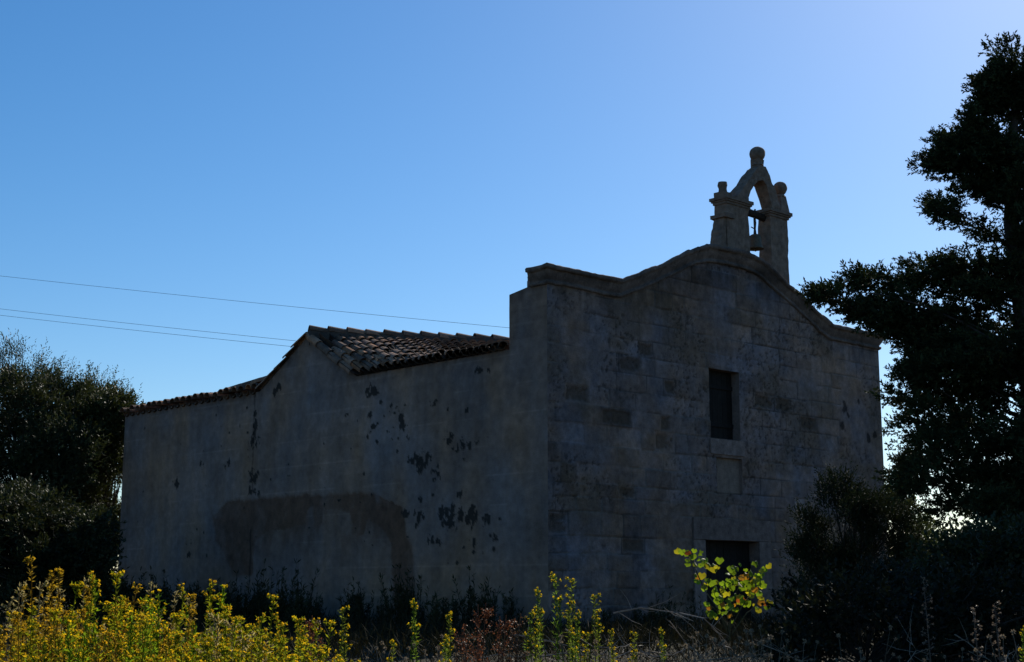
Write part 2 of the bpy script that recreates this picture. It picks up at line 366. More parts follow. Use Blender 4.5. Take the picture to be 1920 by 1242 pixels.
# faint horizontal joints showing through, one block course every half metre
zz = ZZ + (fbm(WW * .6, ZZ * .6, 0, 105) - .5) * .06; cy = np.abs((zz / .52) % 1 - .5) * .52
jm = (1 - sstep(.006, .024, .26 - cy)) * sstep(.45, .6, fbm(WW * .9, ZZ * 2.1, 0, 106))
colr *= (1 + .25 * jm)[..., None]
cblk = hsh(np.floor(WW / 1.05 + np.floor(zz / .52 + .5) * .37).astype(int), np.floor(zz / .52 + .5).astype(int), 0 * WW.astype(int), 4)
colr *= (1 + .16 * (cblk - .5))[..., None]
pier = (1 - sstep(.92, 1.0, WW + (fine - .5) * .1))[..., None]; colr *= 1 - .10 * pier
# bare brown patch where the plaster has come away
stain_px = [(428, 940), (560, 930), (700, 925), (706, 946), (752, 952), (758, 985), (775, 1040), (782, 1160), (738, 1160), (732, 1020), (706, 985), (690, 975), (684, 1006), (666, 1010), (655, 962), (580, 952), (572, 985), (500, 1000), (478, 1020), (474, 1080), (440, 1082), (405, 1015), (397, 970), (424, 966)]
spoly = [(q[1], q[2]) for q in (side(*p) for p in stain_px)]
sx = WW + (fbm(WW * 5, ZZ * 5, 0, 110) - .5) * .12; sz = ZZ + (fbm(WW * 5, ZZ * 5, 0, 111) - .5) * .10
st = sum(inpoly(sx + dx, sz + dz, spoly).astype(float) for dx in (-.03, 0, .03) for dz in (-.03, 0, .03)) / 9
st *= .75 + .4 * sstep(.35, .6, fbm(WW * 2.2, ZZ * 1.4, 0, 112)); st = np.clip(st, 0, 1)
q2 = [(q[1], q[2]) for q in (side(*p) for p in ((428, 940), (700, 925), (752, 952), (780, 1150), (440, 1150), (397, 970)))]
st2 = inpoly(sx, sz, q2) * (.42 + .5 * sstep(.38, .62, fbm(WW * 3, ZZ * 1.2, 0, 113))) * sstep(1.2, 2.7, ZZ + .5 * (mid - .5)); st = np.maximum(st, st2)[..., None]
colr = colr * (1 - .82 * st) + np.array([.105, .052, .030]) * (.6 + .8 * fine[..., None]) * .82 * st
# black lichen spots
spots = [(521, 726, .16), (516, 738, .1), (478, 775, .1), (480, 797, .16), (477, 812, .12), (474, 835, .2), (478, 829, .18), (477, 893, .22), (470, 920, .16), (482, 925, .12), (696, 734, .17), (703, 738, .12), (690, 745, .06),
         (811, 759, .12), (842, 824, .17), (862, 836, .17), (787, 866, .26), (775, 862, .18), (798, 860, .16), (815, 889, .16), (822, 875, .07), (864, 931, .13), (872, 935, .08), (761, 962, .13), (785, 970, .16), (781, 985, .1), (826, 962, .17), (842, 966, .3), (858, 968, .2), (870, 972, .12), (884, 970, .22), (884, 955, .12), (911, 976, .17), (937, 972, .07),
         (813, 1011, .14), (820, 1015, .1), (891, 1017, .13), (925, 1009, .13), (926, 1030, .06), (920, 694, .1), (897, 696, .1), (651, 779, .09), (330, 905, .16), (352, 1019, .13), (356, 1040, .1), (379, 868, .12), (427, 870, .13), (449, 800, .05), (430, 812, .05), (752, 783, .1), (755, 800, .12), (748, 770, .06), (695, 780, .08), (735, 760, .07), (700, 800, .07), (690, 820, .06), (812, 926, .09), (790, 938, .1), (887, 1035, .06), (388, 1042, .07), (875, 770, .07), (880, 835, .08), (893, 828, .09)]
li = np.zeros(WW.shape); nz_ = .5 + 1.25 * (fbm(WW * 15, ZZ * 10, 0, 120, 4) - .5)
srn = random.Random(3)
for _ in range(22): spots.append((srn.uniform(690, 770), srn.uniform(752, 830), srn.uniform(.03, .06)))
for _ in range(70): spots.append((srn.uniform(250, 940), srn.uniform(740, 1060), srn.uniform(.02, .05)))
for x_, y_, r_ in spots:
    q = side(x_, y_); d = np.hypot((WW - q[1]) * .8, ZZ - q[2]) / (r_ * .92); li = np.maximum(li, (1 - sstep(.25, 1.25, d)) )
li = sstep(.55, .62, li * .31 + nz_ * .72)[..., None] * (li > .02)[..., None]
colr = colr * (1 - .88 * li) + np.array([.016, .015, .013]) * .88 * li
topd = (sstep(-.35, 0, ZZ - HH) * sstep(.42, .6, streak))[..., None]; colr *= 1 - .35 * topd
seam = ((1 - sstep(.01, .05, np.abs(WW - 9.05 + (fine - .5) * .12))) * sstep(.45, .55, mid))[..., None]; colr *= 1 - .5 * seam
dep = .014 * (fine - .5) + .03 * (big - .5) - .012 * st[..., 0] + .006 * li[..., 0]
dep *= sstep(0, .12, WW) * sstep(0, .1, WE - WW)
Zc = np.minimum(ZZ, HH); V = np.stack([-dep, WW, Zc], -1).reshape(-1, 3); nz, nw = WW.shape; idx = np.arange(nz * nw).reshape(nz, nw)
keep = zl2[:-1, None] < np.minimum(hw[:-1], hw[1:])[None] - .001
Fq = np.stack([idx[:-1, :-1], idx[1:, :-1], idx[1:, 1:], idx[:-1, 1:]], -1)[keep]
mesh_from('flank_wall', V, Fq, M_WALL, chapel, colr.reshape(-1, 3), True)
# closed masonry body: pier, nave box, gable wedge
PC = np.array([.2, .145, .118]); b = MB()
n = 4
b.add([(.03, .39, 6.36), (.03, .95, 6.28), (2.2, .95, 6.28), (2.2, .39, 6.36)], [(0, 1, 2, 3)], PC)
b.add([(-.0, .39, 6.362), (-.0, .952, 6.282), (.03, .952, 6.282), (.03, .39, 6.362)], [(0, 1, 2, 3)], PC)
b.add([(.0, .952, 0), (2.2, .952, 0), (2.2, .952, 6.28), (.0, .952, 6.28)], [(0, 1, 2, 3)], PC)
b.add([(2.2, .5, 0), (2.2, .952, 0), (2.2, .952, 6.28), (2.2, .5, 6.28)], [(3, 2, 1, 0)], PC)
b.box((.03, .96, 0), (FW - .15, WE, 5.22), PC)
b.add([(0, WE, 0), (0.03, WE, 0), (.03, WE, 5.36), (0, WE, 5.36)], [(0, 1, 2, 3)], PC)
b.add([(.03, WC + .05, 5.22), (.03, WA, 6.26), (.03, WF, 5.26), (4.5, WC - 2, 5.22), (4.5, WA - 1.8, 6.26), (4.5, WF - 1.8, 5.26)], [(0, 1, 2), (3, 5, 4), (1, 4, 5, 2), (0, 3, 4, 1)], PC)
b.build('masonry_body', M_WALL, chapel)

# roofs of overlapping barrel tiles
def tile(mb, p0, p1, up, r0, r1, c, flip=1, n=7, arc=1.0):
    p0, p1, up = [np.array(a, float) for a in (p0, p1, up)]
    d = p1 - p0; d /= np.linalg.norm(d); s_ = np.cross(d, up); s_ /= np.linalg.norm(s_); up = np.cross(s_, d)
    V = []
    for p, r_ in ((p0, r0), (p1, r1)):
        for th in (0, .016):
            for k in range(n):
                a = math.pi * (.5 + (k / (n - 1) - .5) * arc)
                V.append(p + s_ * (r_ - th) * math.cos(a) + up * flip * ((r_ - th) * math.sin(a) * .85))
    F = []
    for k in range(n - 1):
        F += [(k, k + 1, 2 * n + k + 1, 2 * n + k), (n + k + 1, n + k, 3 * n + k, 3 * n + k + 1), (k + 1, k, n + k, n + k + 1), (2 * n + k, 2 * n + k + 1, 3 * n + k + 1, 3 * n + k)]
    F += [(0, 2 * n, 3 * n, n), (n - 1, 2 * n - 1, 4 * n - 1, 3 * n - 1)]
    mb.add(V, F, c)
trn = random.Random(11)
def tcol():
    f = trn.uniform(.55, 1.35); base = trn.choice([(.17, .12, .085), (.15, .115, .09), (.13, .105, .085), (.20, .125, .075), (.11, .09, .075)])
    return np.array(base) * f * np.array([1.38, 1.06, .9])
def tile_column(mb, E, Rg, up, nt_, r=.105, ji=.012, under=True):
    E, Rg = np.array(E, float), np.array(Rg, float); d = (Rg - E) / nt_; L = np.linalg.norm(d); dn_ = d / L
    for i in range(nt_):
        j0 = np.array([trn.uniform(-ji, ji) for _ in range(3)]); sh = trn.uniform(-.03, .03)
        p0 = E + d * i + j0 + dn_ * sh; p1 = p0 + d * 1.22 - np.array(up) * .028
        if trn.random() < .03: continue
        tile(mb, p0 + np.array(up) * .03, p1 + np.array(up) * .03, np.array(up) + np.array([trn.uniform(-.06, .06) for _ in range(3)]), r * 1.08, r * .86, tcol())
nr_ = MB(); NC = 21
Aq, Bq = np.array([.05, WA, 6.33]), np.array([4.05, 5.32, 6.38]); Cq, Dq = np.array([-.07, WC + .02, EZ + .05]), np.array([-.07, 1.03, EZ + .05])
def E_(s): return Cq + (Dq - Cq) * s ** .82
def R_(s): return Aq + (Bq - Aq) * s
def frame(s):
    d = R_(s) - E_(s); d /= np.linalg.norm(d); a = (E_(s + .03) - E_(s - .03 if s > .03 else s)) * .5 + (R_(s + .03) - R_(s - .03 if s > .03 else s)) * .5
    a /= np.linalg.norm(a); up = np.cross(a, d); up /= np.linalg.norm(up)
    return up if up[2] > 0 else -up
for i in range(NC + 1):
    s = max(.0, i / NC); up = frame(s); L = np.linalg.norm(R_(s) - E_(s)); nt_ = max(4, int(L / .44))
    tile_column(nr_, E_(s), R_(s), up, nt_, .088)
    if i < NC:
        s2 = (i + .5) / NC; up = frame(s2); d = R_(s2) - E_(s2); nt2 = max(4, int(np.linalg.norm(d) / .45))
        for k in range(nt2):
            p0 = E_(s2) + d * (k / nt2); p1 = E_(s2) + d * ((k + 1.2) / nt2)
            if k == nt2 - 1: p1 = R_(s2)
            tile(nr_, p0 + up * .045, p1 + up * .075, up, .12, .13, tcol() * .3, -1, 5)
# ridge tiles
nrt = 11
for i in range(nrt):
    p0 = R_(i / nrt); p1 = R_((i + 1.16) / nrt); k = np.array([0, 0, .085 + trn.uniform(-.015, .02)])
    tile(nr_, p0 + k + (0, 0, .025), p1 + k - (0, 0, .02), (trn.uniform(-.1, .1), trn.uniform(-.1, .1), 1), .15, .12, tcol() * 1.1, 1, 9)
RB = np.array([.075, .062, .052])
def bar(mb, p, q, h, wd, c):
    p, q = np.array(p, float), np.array(q, float); d = (q - p) / np.linalg.norm(q - p); s_ = np.cross(d, (0, 0, 1)); s_ /= np.linalg.norm(s_)
    mb.add([a + s_ * wd * i + np.array([0, 0, j]) for a in (p, q) for i, j in ((-1, -h), (1, -h), (.8, h * .6), (-.8, h * .6))], [(0, 1, 2, 3), (7, 6, 5, 4), (0, 4, 5, 1), (1, 5, 6, 2), (2, 6, 7, 3), (3, 7, 4, 0)], c)
bar(nr_, Aq + (.0, .02, 0), Bq, .2, .17, RB)
bar(nr_, (.02, 1.35, EZ + .03), (4.0, .98, 6.30), .16, .14, RB)
# loose displaced tiles at the low corner
for k in range(5):
    p0 = np.array([.12 + .05 * k, WC - .25 - .3 * k, EZ + .16 + .01 * k]); d = np.array([trn.uniform(.02, .2), -trn.uniform(.35, .45), trn.uniform(-.02, .05)])
    tile(nr_, p0, p0 + d, (-.3, trn.uniform(-.2, .2), 1), .12, .1, tcol() * 1.15)
nr_.build('nave_roof', M_TILE, chapel)
# bed under the tiles and the far slopes
def patch(mb, a, b_, c, d, n, cl):
    a, b_, c, d = [np.array(x, float) for x in (a, b_, c, d)]; V = []
    for i in range(n + 1):
        for j in range(n + 1):
            s, t_ = i / n, j / n; V.append((a * (1 - s) + b_ * s) * (1 - t_) + (d * (1 - s) + c * s) * t_)
    mb.add(V, [(i * (n + 1) + j, (i + 1) * (n + 1) + j, (i + 1) * (n + 1) + j + 1, i * (n + 1) + j + 1) for i in range(n) for j in range(n)], cl)
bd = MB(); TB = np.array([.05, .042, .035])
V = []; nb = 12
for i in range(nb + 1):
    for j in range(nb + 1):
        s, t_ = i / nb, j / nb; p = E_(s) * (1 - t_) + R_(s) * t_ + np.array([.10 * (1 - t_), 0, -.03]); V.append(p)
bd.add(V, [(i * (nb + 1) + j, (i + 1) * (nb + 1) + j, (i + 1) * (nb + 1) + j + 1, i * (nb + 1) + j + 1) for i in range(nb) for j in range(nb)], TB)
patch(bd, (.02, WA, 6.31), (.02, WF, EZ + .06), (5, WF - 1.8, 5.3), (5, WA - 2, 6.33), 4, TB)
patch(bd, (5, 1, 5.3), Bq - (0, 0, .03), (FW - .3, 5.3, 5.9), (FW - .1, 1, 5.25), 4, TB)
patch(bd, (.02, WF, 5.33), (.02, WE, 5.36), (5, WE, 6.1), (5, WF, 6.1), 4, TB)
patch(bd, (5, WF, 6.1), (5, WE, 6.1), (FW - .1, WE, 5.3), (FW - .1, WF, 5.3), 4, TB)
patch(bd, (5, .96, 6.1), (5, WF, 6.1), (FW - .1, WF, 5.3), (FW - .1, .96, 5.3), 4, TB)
bd.build('roof_bed', M_TILE, chapel)
# rear-facing verge of the cross gable and the low rear roof
rr_ = MB()
for uo in (-.02, .2, .42, .64): tile_column(rr_, (uo, WF + .02, EZ + .03), (uo, WA + .02, 6.30), (0, .55, .83), 5, .085)
bar(rr_, (.09, WF + .02, EZ + .05), (.09, WA, 6.29), .07, .08, RB)
rr_.build('gable_roof', M_TILE, chapel)
rr_ = MB(); na = 23
for i in range(na):
    wv = WF + .12 + (WE - WF - .1) * i / (na - 1)
    tile_column(rr_, (-.09, wv, 5.39 + trn.uniform(-.02, .02)), (2.4, wv + trn.uniform(-.03, .03), 5.74), (-.14, 0, 1), 6, .115)
    if i < na - 1:
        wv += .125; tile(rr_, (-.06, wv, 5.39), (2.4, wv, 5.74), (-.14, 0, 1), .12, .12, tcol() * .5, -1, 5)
for i, (wv, zz0) in enumerate(((8.95, .12), (9.3, .1), (9.75, .07), (10.1, .05))):
    tile(rr_, (.1, wv + .28, 5.42 + zz0), (.16, wv - .25, 5.44 + zz0 + .05), (-.1, 0, 1), .13, .12, tcol())
rr_.build('rear_roof', M_TILE, chapel)

# bell gable
BT = np.array([.19, .135, .102]); b = MB(); Bw0, Bw1 = .10, .41
b.box((5.14, Bw0, 7.55), (5.85, Bw1, 8.86), BT)                       # left pier
b.box((6.57, Bw0, 7.1), (7.16, Bw1, 8.86), BT)                        # right pier
arch = [(5.50, 8.87), (5.53, 8.98), (5.88, 9.36), (6.22, 9.72), (6.36, 9.79), (6.50, 9.79), (6.57, 9.68), (6.75, 9.40), (6.90, 9.12), (7.00, 8.87),
        (6.70, 8.87), (6.64, 9.02), (6.56, 9.22), (6.49, 9.39), (6.38, 9.47), (6.22, 9.42), (6.06, 9.29), (5.95, 9.16), (5.88, 9.0), (5.86, 8.87)]
b.prism(arch, Bw0 + .01, Bw1 - .01, BT * .95)
q = fac(1421, 310, .26); b.box((q[0] - .11, .16, 9.72), (q[0] + .10, .36, 9.95), BT * .9)
b.prism([(5.139, 7.4), (4.88, 7.4), (4.91, 7.82), (5.01, 8.12), (5.08, 8.46), (5.139, 8.46)], Bw0 + .02, Bw1 - .02, BT * .9)
bg_ = b.build('bell_gable', M_TRIM, chapel, rough=.036, cut=.065, freq=6)
def capital(u0, u1, z, p=.075):
    m = MB()
    for i, (dz0, dz1, q) in enumerate(((-.11, -.06, .025), (-.06, -.025, .05), (-.025, .035, p))): m.box((u0 - q, Bw0 - q, z + dz0), (u1 + q, Bw1 + q, z + dz1), BT * .9)
    m.build('capital', M_TRIM, bg_, rough=.02, cut=.07)
capital(5.14, 5.85, 8.86); capital(6.57, 7.16, 8.86)
m = MB(); m.box((5.03, .05, 8.45), (5.34, .45, 8.53), BT * .85); m.build('ledge', M_TRIM, bg_, rough=.02, cut=.07)
q = fac(1355, 368, .26); m = MB(); m.box((q[0] - .13, .13, 8.89), (q[0] + .12, .38, 9.0), BT * .9); m.lathe([(.0, 0), (.09, 0), (.08, .1), (.095, .17), (.085, .24), (.0, .25)], 12, (q[0] + .01, .26, 8.99), BT * .8)
m.build('broken_finial', M_TRIM, bg_, rough=.02, cut=.06)
def ball(u_, w_, z_, r_, neck):
    m = MB(); P = [(0, -r_ - neck), (r_ * .78, -r_ - neck), (r_ * .55, -r_ * .95)] + [(r_ * math.sin(a), -r_ * math.cos(a)) for a in np.linspace(.5, math.pi - .01, 12)]
    m.lathe(P, 18, (u_, w_, z_), BT * .9); return m
q = fac(1420, 290, .26); ball(q[0], .26, q[2], .165, .08).build('ball_finial', M_TRIM, bg_, rough=.02)
q = fac(1463, 354, .26); m = ball(q[0], .26, q[2], .15, .05); u_ = q[0]; zt = q[2] - .17
m.add([(u_ - .17, .13, 8.89), (u_ + .16, .13, 8.89), (u_ + .16, .39, 8.89), (u_ - .17, .39, 8.89), (u_ - .08, .18, zt), (u_ + .08, .18, zt), (u_ + .08, .34, zt), (u_ - .08, .34, zt)], [(0,1,5,4),(1,2,6,5),(2,3,7,6),(3,0,4,7),(4,5,6,7)], BT)
m.build('side_finial', M_TRIM, bg_, rough=.02)
# bell hanging in the opening
bu, bw_, bz = 6.26, .27, 8.02
bell = empty('church_bell', P0 + U * bu + W * bw_ + np.array([0, 0, bz]), R(43)); tag(bell, 'small bronze bell hanging under a beam in the stone bell gable', 'bell')
BC = (.10, .085, .06)
m = MB(); m.lathe([(.0, .30), (.07, .30), (.115, .27), (.125, .18), (.135, .09), (.165, .02), (.185, -.005), (.17, -.01), (.12, .05), (.1, .2), (0, .24)], 22, (0, 0, 0), BC); m.build('bell_body', M_METAL, bell, smooth=True)
m = MB(); m.tube([(0, 0, .22), (0, 0, -.02)], .014, 6, BC); m.lathe([(0, -.06), (.02, -.05), (.03, -.03), (.02, 0), (0, .01)], 10, (0, 0, 0), BC); m.build('clapper', M_METAL, bell)
m = MB(); m.tube([(0, 0, .29), (0, 0, .42), (.01, 0, .55), (0, 0, .66)], [.035, .022, .03, .025], 8, (.04, .03, .025)); m.tube([(0, 0, .42), (-.12, 0, .44)], .012, 6, (.04, .03, .025)); m.build('hanger', M_METAL, bell)
m = MB(); m.tube([(-.5, .0, .72), (-.2, 0, .735), (.1, 0, .72), (.42, 0, .70)], [.07, .085, .075, .085], 8, (.03, .022, .018)); m.tube([(0, 0, .77), (.03, 0, .84)], .02, 6, (.03, .022, .018)); m.build('beam', M_WOOD, bell)

# ------------------------------------------------------------------ overhead cables
def cable(a, b_, ya, yb, label):
    A, B = at(*a, ya), at(*b_, yb); D = B - A; A2 = A - D * .35; D = B - A2
    P = [A2 + D * t_ + np.array([0, 0, -4 * .10 * t_ * (1 - t_)]) for t_ in np.linspace(0, 1, 25)]
    o = empty('overhead_cable', P[0]); m = MB(); m.tube([p - P[0] for p in P], 0.007, 5); 
    bpy.data.objects.remove(o); o = m.build('overhead_cable', M_WIRE); o.location = P[0]
    tag(o, label, 'cable', 'cables crossing the sky behind the chapel')
cable((25, 517), (1180, 636), 58, 52, 'topmost thin cable crossing the blue sky behind the chapel')
cable((0, 576), (900, 673), 58, 52, 'middle of the three thin cables, just above the lowest one')
cable((0, 588), (900, 684), 58, 52, 'lowest of the three thin cables crossing the sky on the left')

# ------------------------------------------------------------------ foliage helpers
def unit(a): return a / (np.linalg.norm(a, axis=-1, keepdims=True) + 1e-9)
def leaves(P, D, L, Wd, C, fold=.25):
    """rhombus leaves: base points P, directions D, lengths L, widths Wd, colours C"""
    n = len(P); D = unit(D); s_ = unit(np.cross(D, rng.normal(size=(n, 3)))); nn = np.cross(s_, D)
    L = np.broadcast_to(L, n)[:, None]; Wd = np.broadcast_to(Wd, n)[:, None]
    m_ = P + D * L * .45 - nn * Wd * fold
    V = np.stack([P, m_ + s_ * Wd * .5, P + D * L, m_ - s_ * Wd * .5], 1).reshape(-1, 3)
    F = np.arange(n * 4).reshape(n, 4)
    return V, F, np.repeat(C, 4, 0)
def cat(parts):
    V, F, C = [], [], []; b_ = 0
    for v_, f_, c_ in parts: V.append(v_); F.append(f_ + b_); C.append(c_); b_ += len(v_)
    return np.concatenate(V), np.concatenate(F), np.concatenate(C)
def shoots(c, r, n, out_dir, k, L, Wd, ls, col, spread=.8, var=.35, lean=.6):
    """n leafy shoots in a clump at c with radii r: each a row of k small leaves along a twig"""
    q = unit(rng.normal(size=(n, 3))) * (rng.random((n, 1)) ** .45); P = c + q * r
    D = unit(q * spread + np.array(out_dir) * lean + rng.normal(size=(n, 3)) * .35)
    sl_ = ls * rng.uniform(.6, 1.3, (n, 1))
    t_ = np.linspace(.05, 1, k)
    PP = (P[:, None] + D[:, None] * (sl_[:, None] * t_[None, :, None])).reshape(-1, 3)
    DD = np.repeat(D, k, 0) * .8 + unit(rng.normal(size=(n * k, 3))) * .75
    cc = np.repeat(col * rng.uniform(1 - var, 1 + var, (n, 1)), k, 0)
    return leaves(PP, DD, L * rng.uniform(.7, 1.3, n * k), Wd, cc)
def limb(mb, a, b_, r0, r1, bend=.15, n=6, c=(.06, .05, .04)):
    a, b_ = np.array(a, float), np.array(b_, float); L = np.linalg.norm(b_ - a); k = rng.normal(size=3) * bend * L
    ts = np.linspace(0, 1, n); mb.tube([a + (b_ - a) * t_ + k * t_ * (1 - t_) for t_ in ts], list(r0 + (r1 - r0) * ts), 7, c)

# ------------------------------------------------------------------ cypress on the right
cyp_px = [(1872, 90), (1905, 100), (1950, 105), (1990, 190), (2040, 330), (2110, 480), (2170, 650), (2190, 850), (2140, 1000), (1900, 1020), (1830, 960), (1800, 940), (1770, 975), (1730, 950), (1690, 905), (1680, 880),
          (1725, 850), (1700, 810), (1700, 765), (1665, 755), (1668, 715), (1700, 690), (1660, 660), (1645, 622), (1605, 605), (1580, 585), (1545, 572), (1530, 550), (1595, 535), (1605, 512), (1650, 505), (1690, 502), (1760, 480), (1800, 455), (1860, 432), (1925, 402), (1925, 365), (1855, 378), (1800, 392),
          (1765, 405), (1745, 378), (1795, 335), (1750, 320), (1745, 300), (1775, 285), (1768, 262), (1790, 255), (1828, 235), (1825, 208), (1868, 185), (1850, 150), (1885, 125), (1865, 106)]
TY = 18.0; tb = at(1965, 1100, TY)
cyp = empty('cypress_tree', (tb[0], tb[1], .38)); tag(cyp, 'tall dark cypress with ragged spreading branches at the right edge, overlapping the chapel front', 'tree')
org = np.array(cyp.location); parts_ = []; cl = []
while len(cl) < 390:
    x_, y_ = rng.uniform(1515, 2195), rng.uniform(85, 1020)
    if not inpoly(np.array([x_]), np.array([y_]), cyp_px)[0]: continue
    hwid = 60 + (y_ - 85) * .3
    off = abs(x_ - 1965) / (hwid + 1e-3); dm = math.sqrt(max(0.05, 1 - min(off, .98) ** 2)) * hwid / FPX * TY * .9
    if fbm(x_ / 48., y_ / 26., 0, 300, 2) < (.45 if y_ < 620 else .36) and y_ > 430: continue
    cl.append((x_, y_, TY + rng.uniform(-dm, dm)))
for tip in ((1535, 552), (1560, 560), (1580, 545), (1610, 520), (1625, 525), (1650, 520), (1600, 575), (1640, 590), (1680, 530), (1745, 305), (1760, 300), (1750, 382), (1770, 395), (1850, 160), (1880, 95), (1890, 140), (1825, 222), (1790, 265), (1700, 560), (1660, 600), (1690, 620), (1675, 740), (1690, 905), (1700, 890), (1890, 110), (1880, 190), (1870, 260), (1840, 300), (1760, 520), (1740, 600), (1720, 700), (1935, 330), (1950, 380), (1960, 430), (1940, 460), (1975, 350), (1925, 300), (1905, 455), (1985, 410), (1900, 340), (1860, 330)):
    cl.append((*tip, TY + rng.uniform(-.5, .5)))
tr = MB(); tp = at(1905, 120, TY) - org
TP = [np.array([0, 0, -.2]), np.array([-.03, .05, 1.5]), np.array([.0, 0, 3.5]), np.array([-.15, .05, 5.5]), tp]
tr.tube(TP, [.26, .22, .17, .10, .02], 10, (.05, .042, .036))
zs = np.array([p[2] for p in TP])
def trunk_at(z): return np.array([np.interp(z, zs, [p[i] for p in TP]) for i in range(3)])
for x_, y_, Yd in cl:
    c = at(x_, y_, Yd) - org; t0 = trunk_at(np.clip(c[2] - .15 - .25 * np.hypot(c[0], c[1]), .5, tp[2])); od = unit(c - t0) + np.array([0, 0, .25])
    sc = rng.uniform(.75, 1.25); small = y_ < 420 or x_ < 1660; rr = (.13 if small else .165) * sc
    parts_.append(shoots(c, np.array([rr * 1.45, rr * 1.45, rr * .62]), int((38 if small else 44) * sc), od, 14, .052, .022, .13, np.array([.030, .040, .018]), var=.4))
    if rng.random() > .42: continue
    limb(tr, t0, c + od * .05, .018, .004, .2, 7, (.05, .042, .036))
    for fr_ in (.35, .6, .82):
        mid_ = t0 + (c - t0) * fr_ + rng.normal(size=3) * .06; parts_.append(shoots(mid_, np.array([rr, rr, rr * .6]), 24, od, 13, .05, .022, .13, np.array([.028, .038, .018])))
tr.build('trunk', M_BARK, cyp); V, F, C = cat(parts_); mesh_from('crown', V, F, M_CYP, cyp, C)

# ------------------------------------------------------------------ olive trees and shrubs
def crown_tree(name, base, poly, Yd, dm, n, leafs, col, mat, label, cat_, cr=.38, ns=60, ls=.22, k=7, L=.075, Wd=.024, trunk_r=.16, group=None, up=.55, wisps=()):
    b0 = at(base, 1100, Yd); t_ = empty(name, (b0[0], b0[1], ground_at(b0[0], b0[1]))); tag(t_, label, cat_, group); o_ = np.array(t_.location)
    P = []; ax = np.array(poly); tries = 0
    while len(P) < n and tries < 20000:
        tries += 1; x_, y_ = rng.uniform(*(ax[:, 0].min(), ax[:, 0].max())), rng.uniform(*(ax[:, 1].min(), ax[:, 1].max()))
        if inpoly(np.array([x_]), np.array([y_]), poly)[0]: P.append((x_, y_, Yd + rng.uniform(-dm, dm)))
    m_ = MB(); zt = .38 * max(1, (at(base, ax[:, 1].min(), Yd)[2] - o_[2])); m_.tube([(0, 0, -.2), (.05, 0, zt * .5), (0, .05, zt)], [trunk_r * 1.3, trunk_r, trunk_r * .7], 9, (.055, .048, .04)); pr = []
    for x_, y_, Y_ in P:
        c = at(x_, y_, Y_) - o_; t0 = np.array([0, .03, min(zt, max(.2, c[2] * .6))]); od = unit(c - t0) * .5 + np.array([0, 0, up]); sc = rng.uniform(.7, 1.3)
        if c[2] < .05: c[2] = .05
        pr.append(shoots(c, np.array([cr, cr, cr * .75]) * sc, int(ns * sc), od, k, L, Wd, ls, col, var=.45)); limb(m_, t0, c, trunk_r * .18, .006, .22, 6, (.05, .045, .04))
    for x_, y_ in wisps:
        c = at(x_, y_ + 14, Yd + rng.uniform(-dm, dm) * .6) - o_; pr.append(shoots(c, np.array([.16, .16, .12]), 12, (rng.normal() * .4, 0, 1.0), 12, L * .85, Wd * .7, .55, col * 1.15, .35, .4, 1.4))
        limb(m_, c - (0, 0, .5), c + (0, 0, .35), .012, .004, .1, 4, (.05, .045, .04))
    m_.build('trunk', M_BARK, t_); V, F, C = cat(pr); mesh_from(leafs, V, F, mat, t_, C); return t_
OC = np.array([.036, .045, .020])
crown_tree('olive_tree', 40, [(-160, 800), (-120, 700), (-40, 682), (18, 676), (50, 702), (75, 694), (122, 724), (135, 765), (172, 820), (170, 1000), (100, 1060), (-150, 1060)], 36, 1.8, 170, 'crown', OC, M_OLIVE, 'tallest dark olive tree at the far left edge beyond the chapel end wall', 'tree', .34, 80, .36, 10, .095, .032, .12, wisps=[(-60, 668), (-30, 655), (5, 662), (18, 652), (30, 660), (42, 668), (60, 690), (72, 676), (85, 682), (98, 688), (112, 700), (126, 706), (20, 664), (8, 670), (138, 742)])
crown_tree('olive_tree', 190, [(118, 780), (150, 736), (182, 726), (212, 746), (232, 768), (230, 800), (228, 900), (226, 1040), (110, 1060), (120, 900)], 37, 1.3, 120, 'crown', OC * np.array([1.1, 1.1, .9]), M_OLIVE, 'lower olive tree touching the rear end of the chapel flank', 'tree', .33, 95, .33, 10, .09, .034, .10, wisps=[(150, 722), (160, 716), (176, 714), (190, 720), (205, 732), (222, 738), (236, 750), (243, 756), (165, 712)])
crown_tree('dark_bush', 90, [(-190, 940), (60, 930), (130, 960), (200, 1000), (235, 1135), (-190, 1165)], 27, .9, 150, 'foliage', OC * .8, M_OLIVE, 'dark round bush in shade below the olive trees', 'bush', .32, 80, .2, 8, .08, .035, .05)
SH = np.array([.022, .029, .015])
crown_tree('tall_shrub', 1600, [(1480, 1140), (1500, 1050), (1512, 960), (1522, 1010), (1545, 960), (1560, 900), (1580, 878), (1592, 930), (1625, 930), (1650, 885), (1660, 950), (1720, 1010), (1740, 1140)], 21.5, .6, 120, 'foliage', SH, M_CYP, 'tall dark evergreen shrub against the right end of the chapel front', 'bush', .15, 40, .24, 10, .05, .018, .06, up=1.8)
crown_tree('young_oak', 1690, [(1655, 1000), (1660, 880), (1690, 870), (1730, 900), (1745, 960), (1740, 1040), (1660, 1050)], 33, 1.0, 28, 'crown', np.array([.06, .075, .025]), M_LEAF, 'small leafy tree with paler leaves seen past the right corner of the chapel', 'tree', .3, 45, .15, 6, .08, .04, .08)
crown_tree('broadleaf_bush', 1840, [(1720, 1140), (1750, 1020), (1800, 1030), (1850, 1000), (1900, 1010), (1990, 990), (2060, 1140)], 14.5, .8, 90, 'foliage', np.array([.024, .032, .014]), M_LEAF, 'broad leaved bush with some bright leaves under the cypress', 'bush', .22, 34, .15, 6, .055, .035, .05)
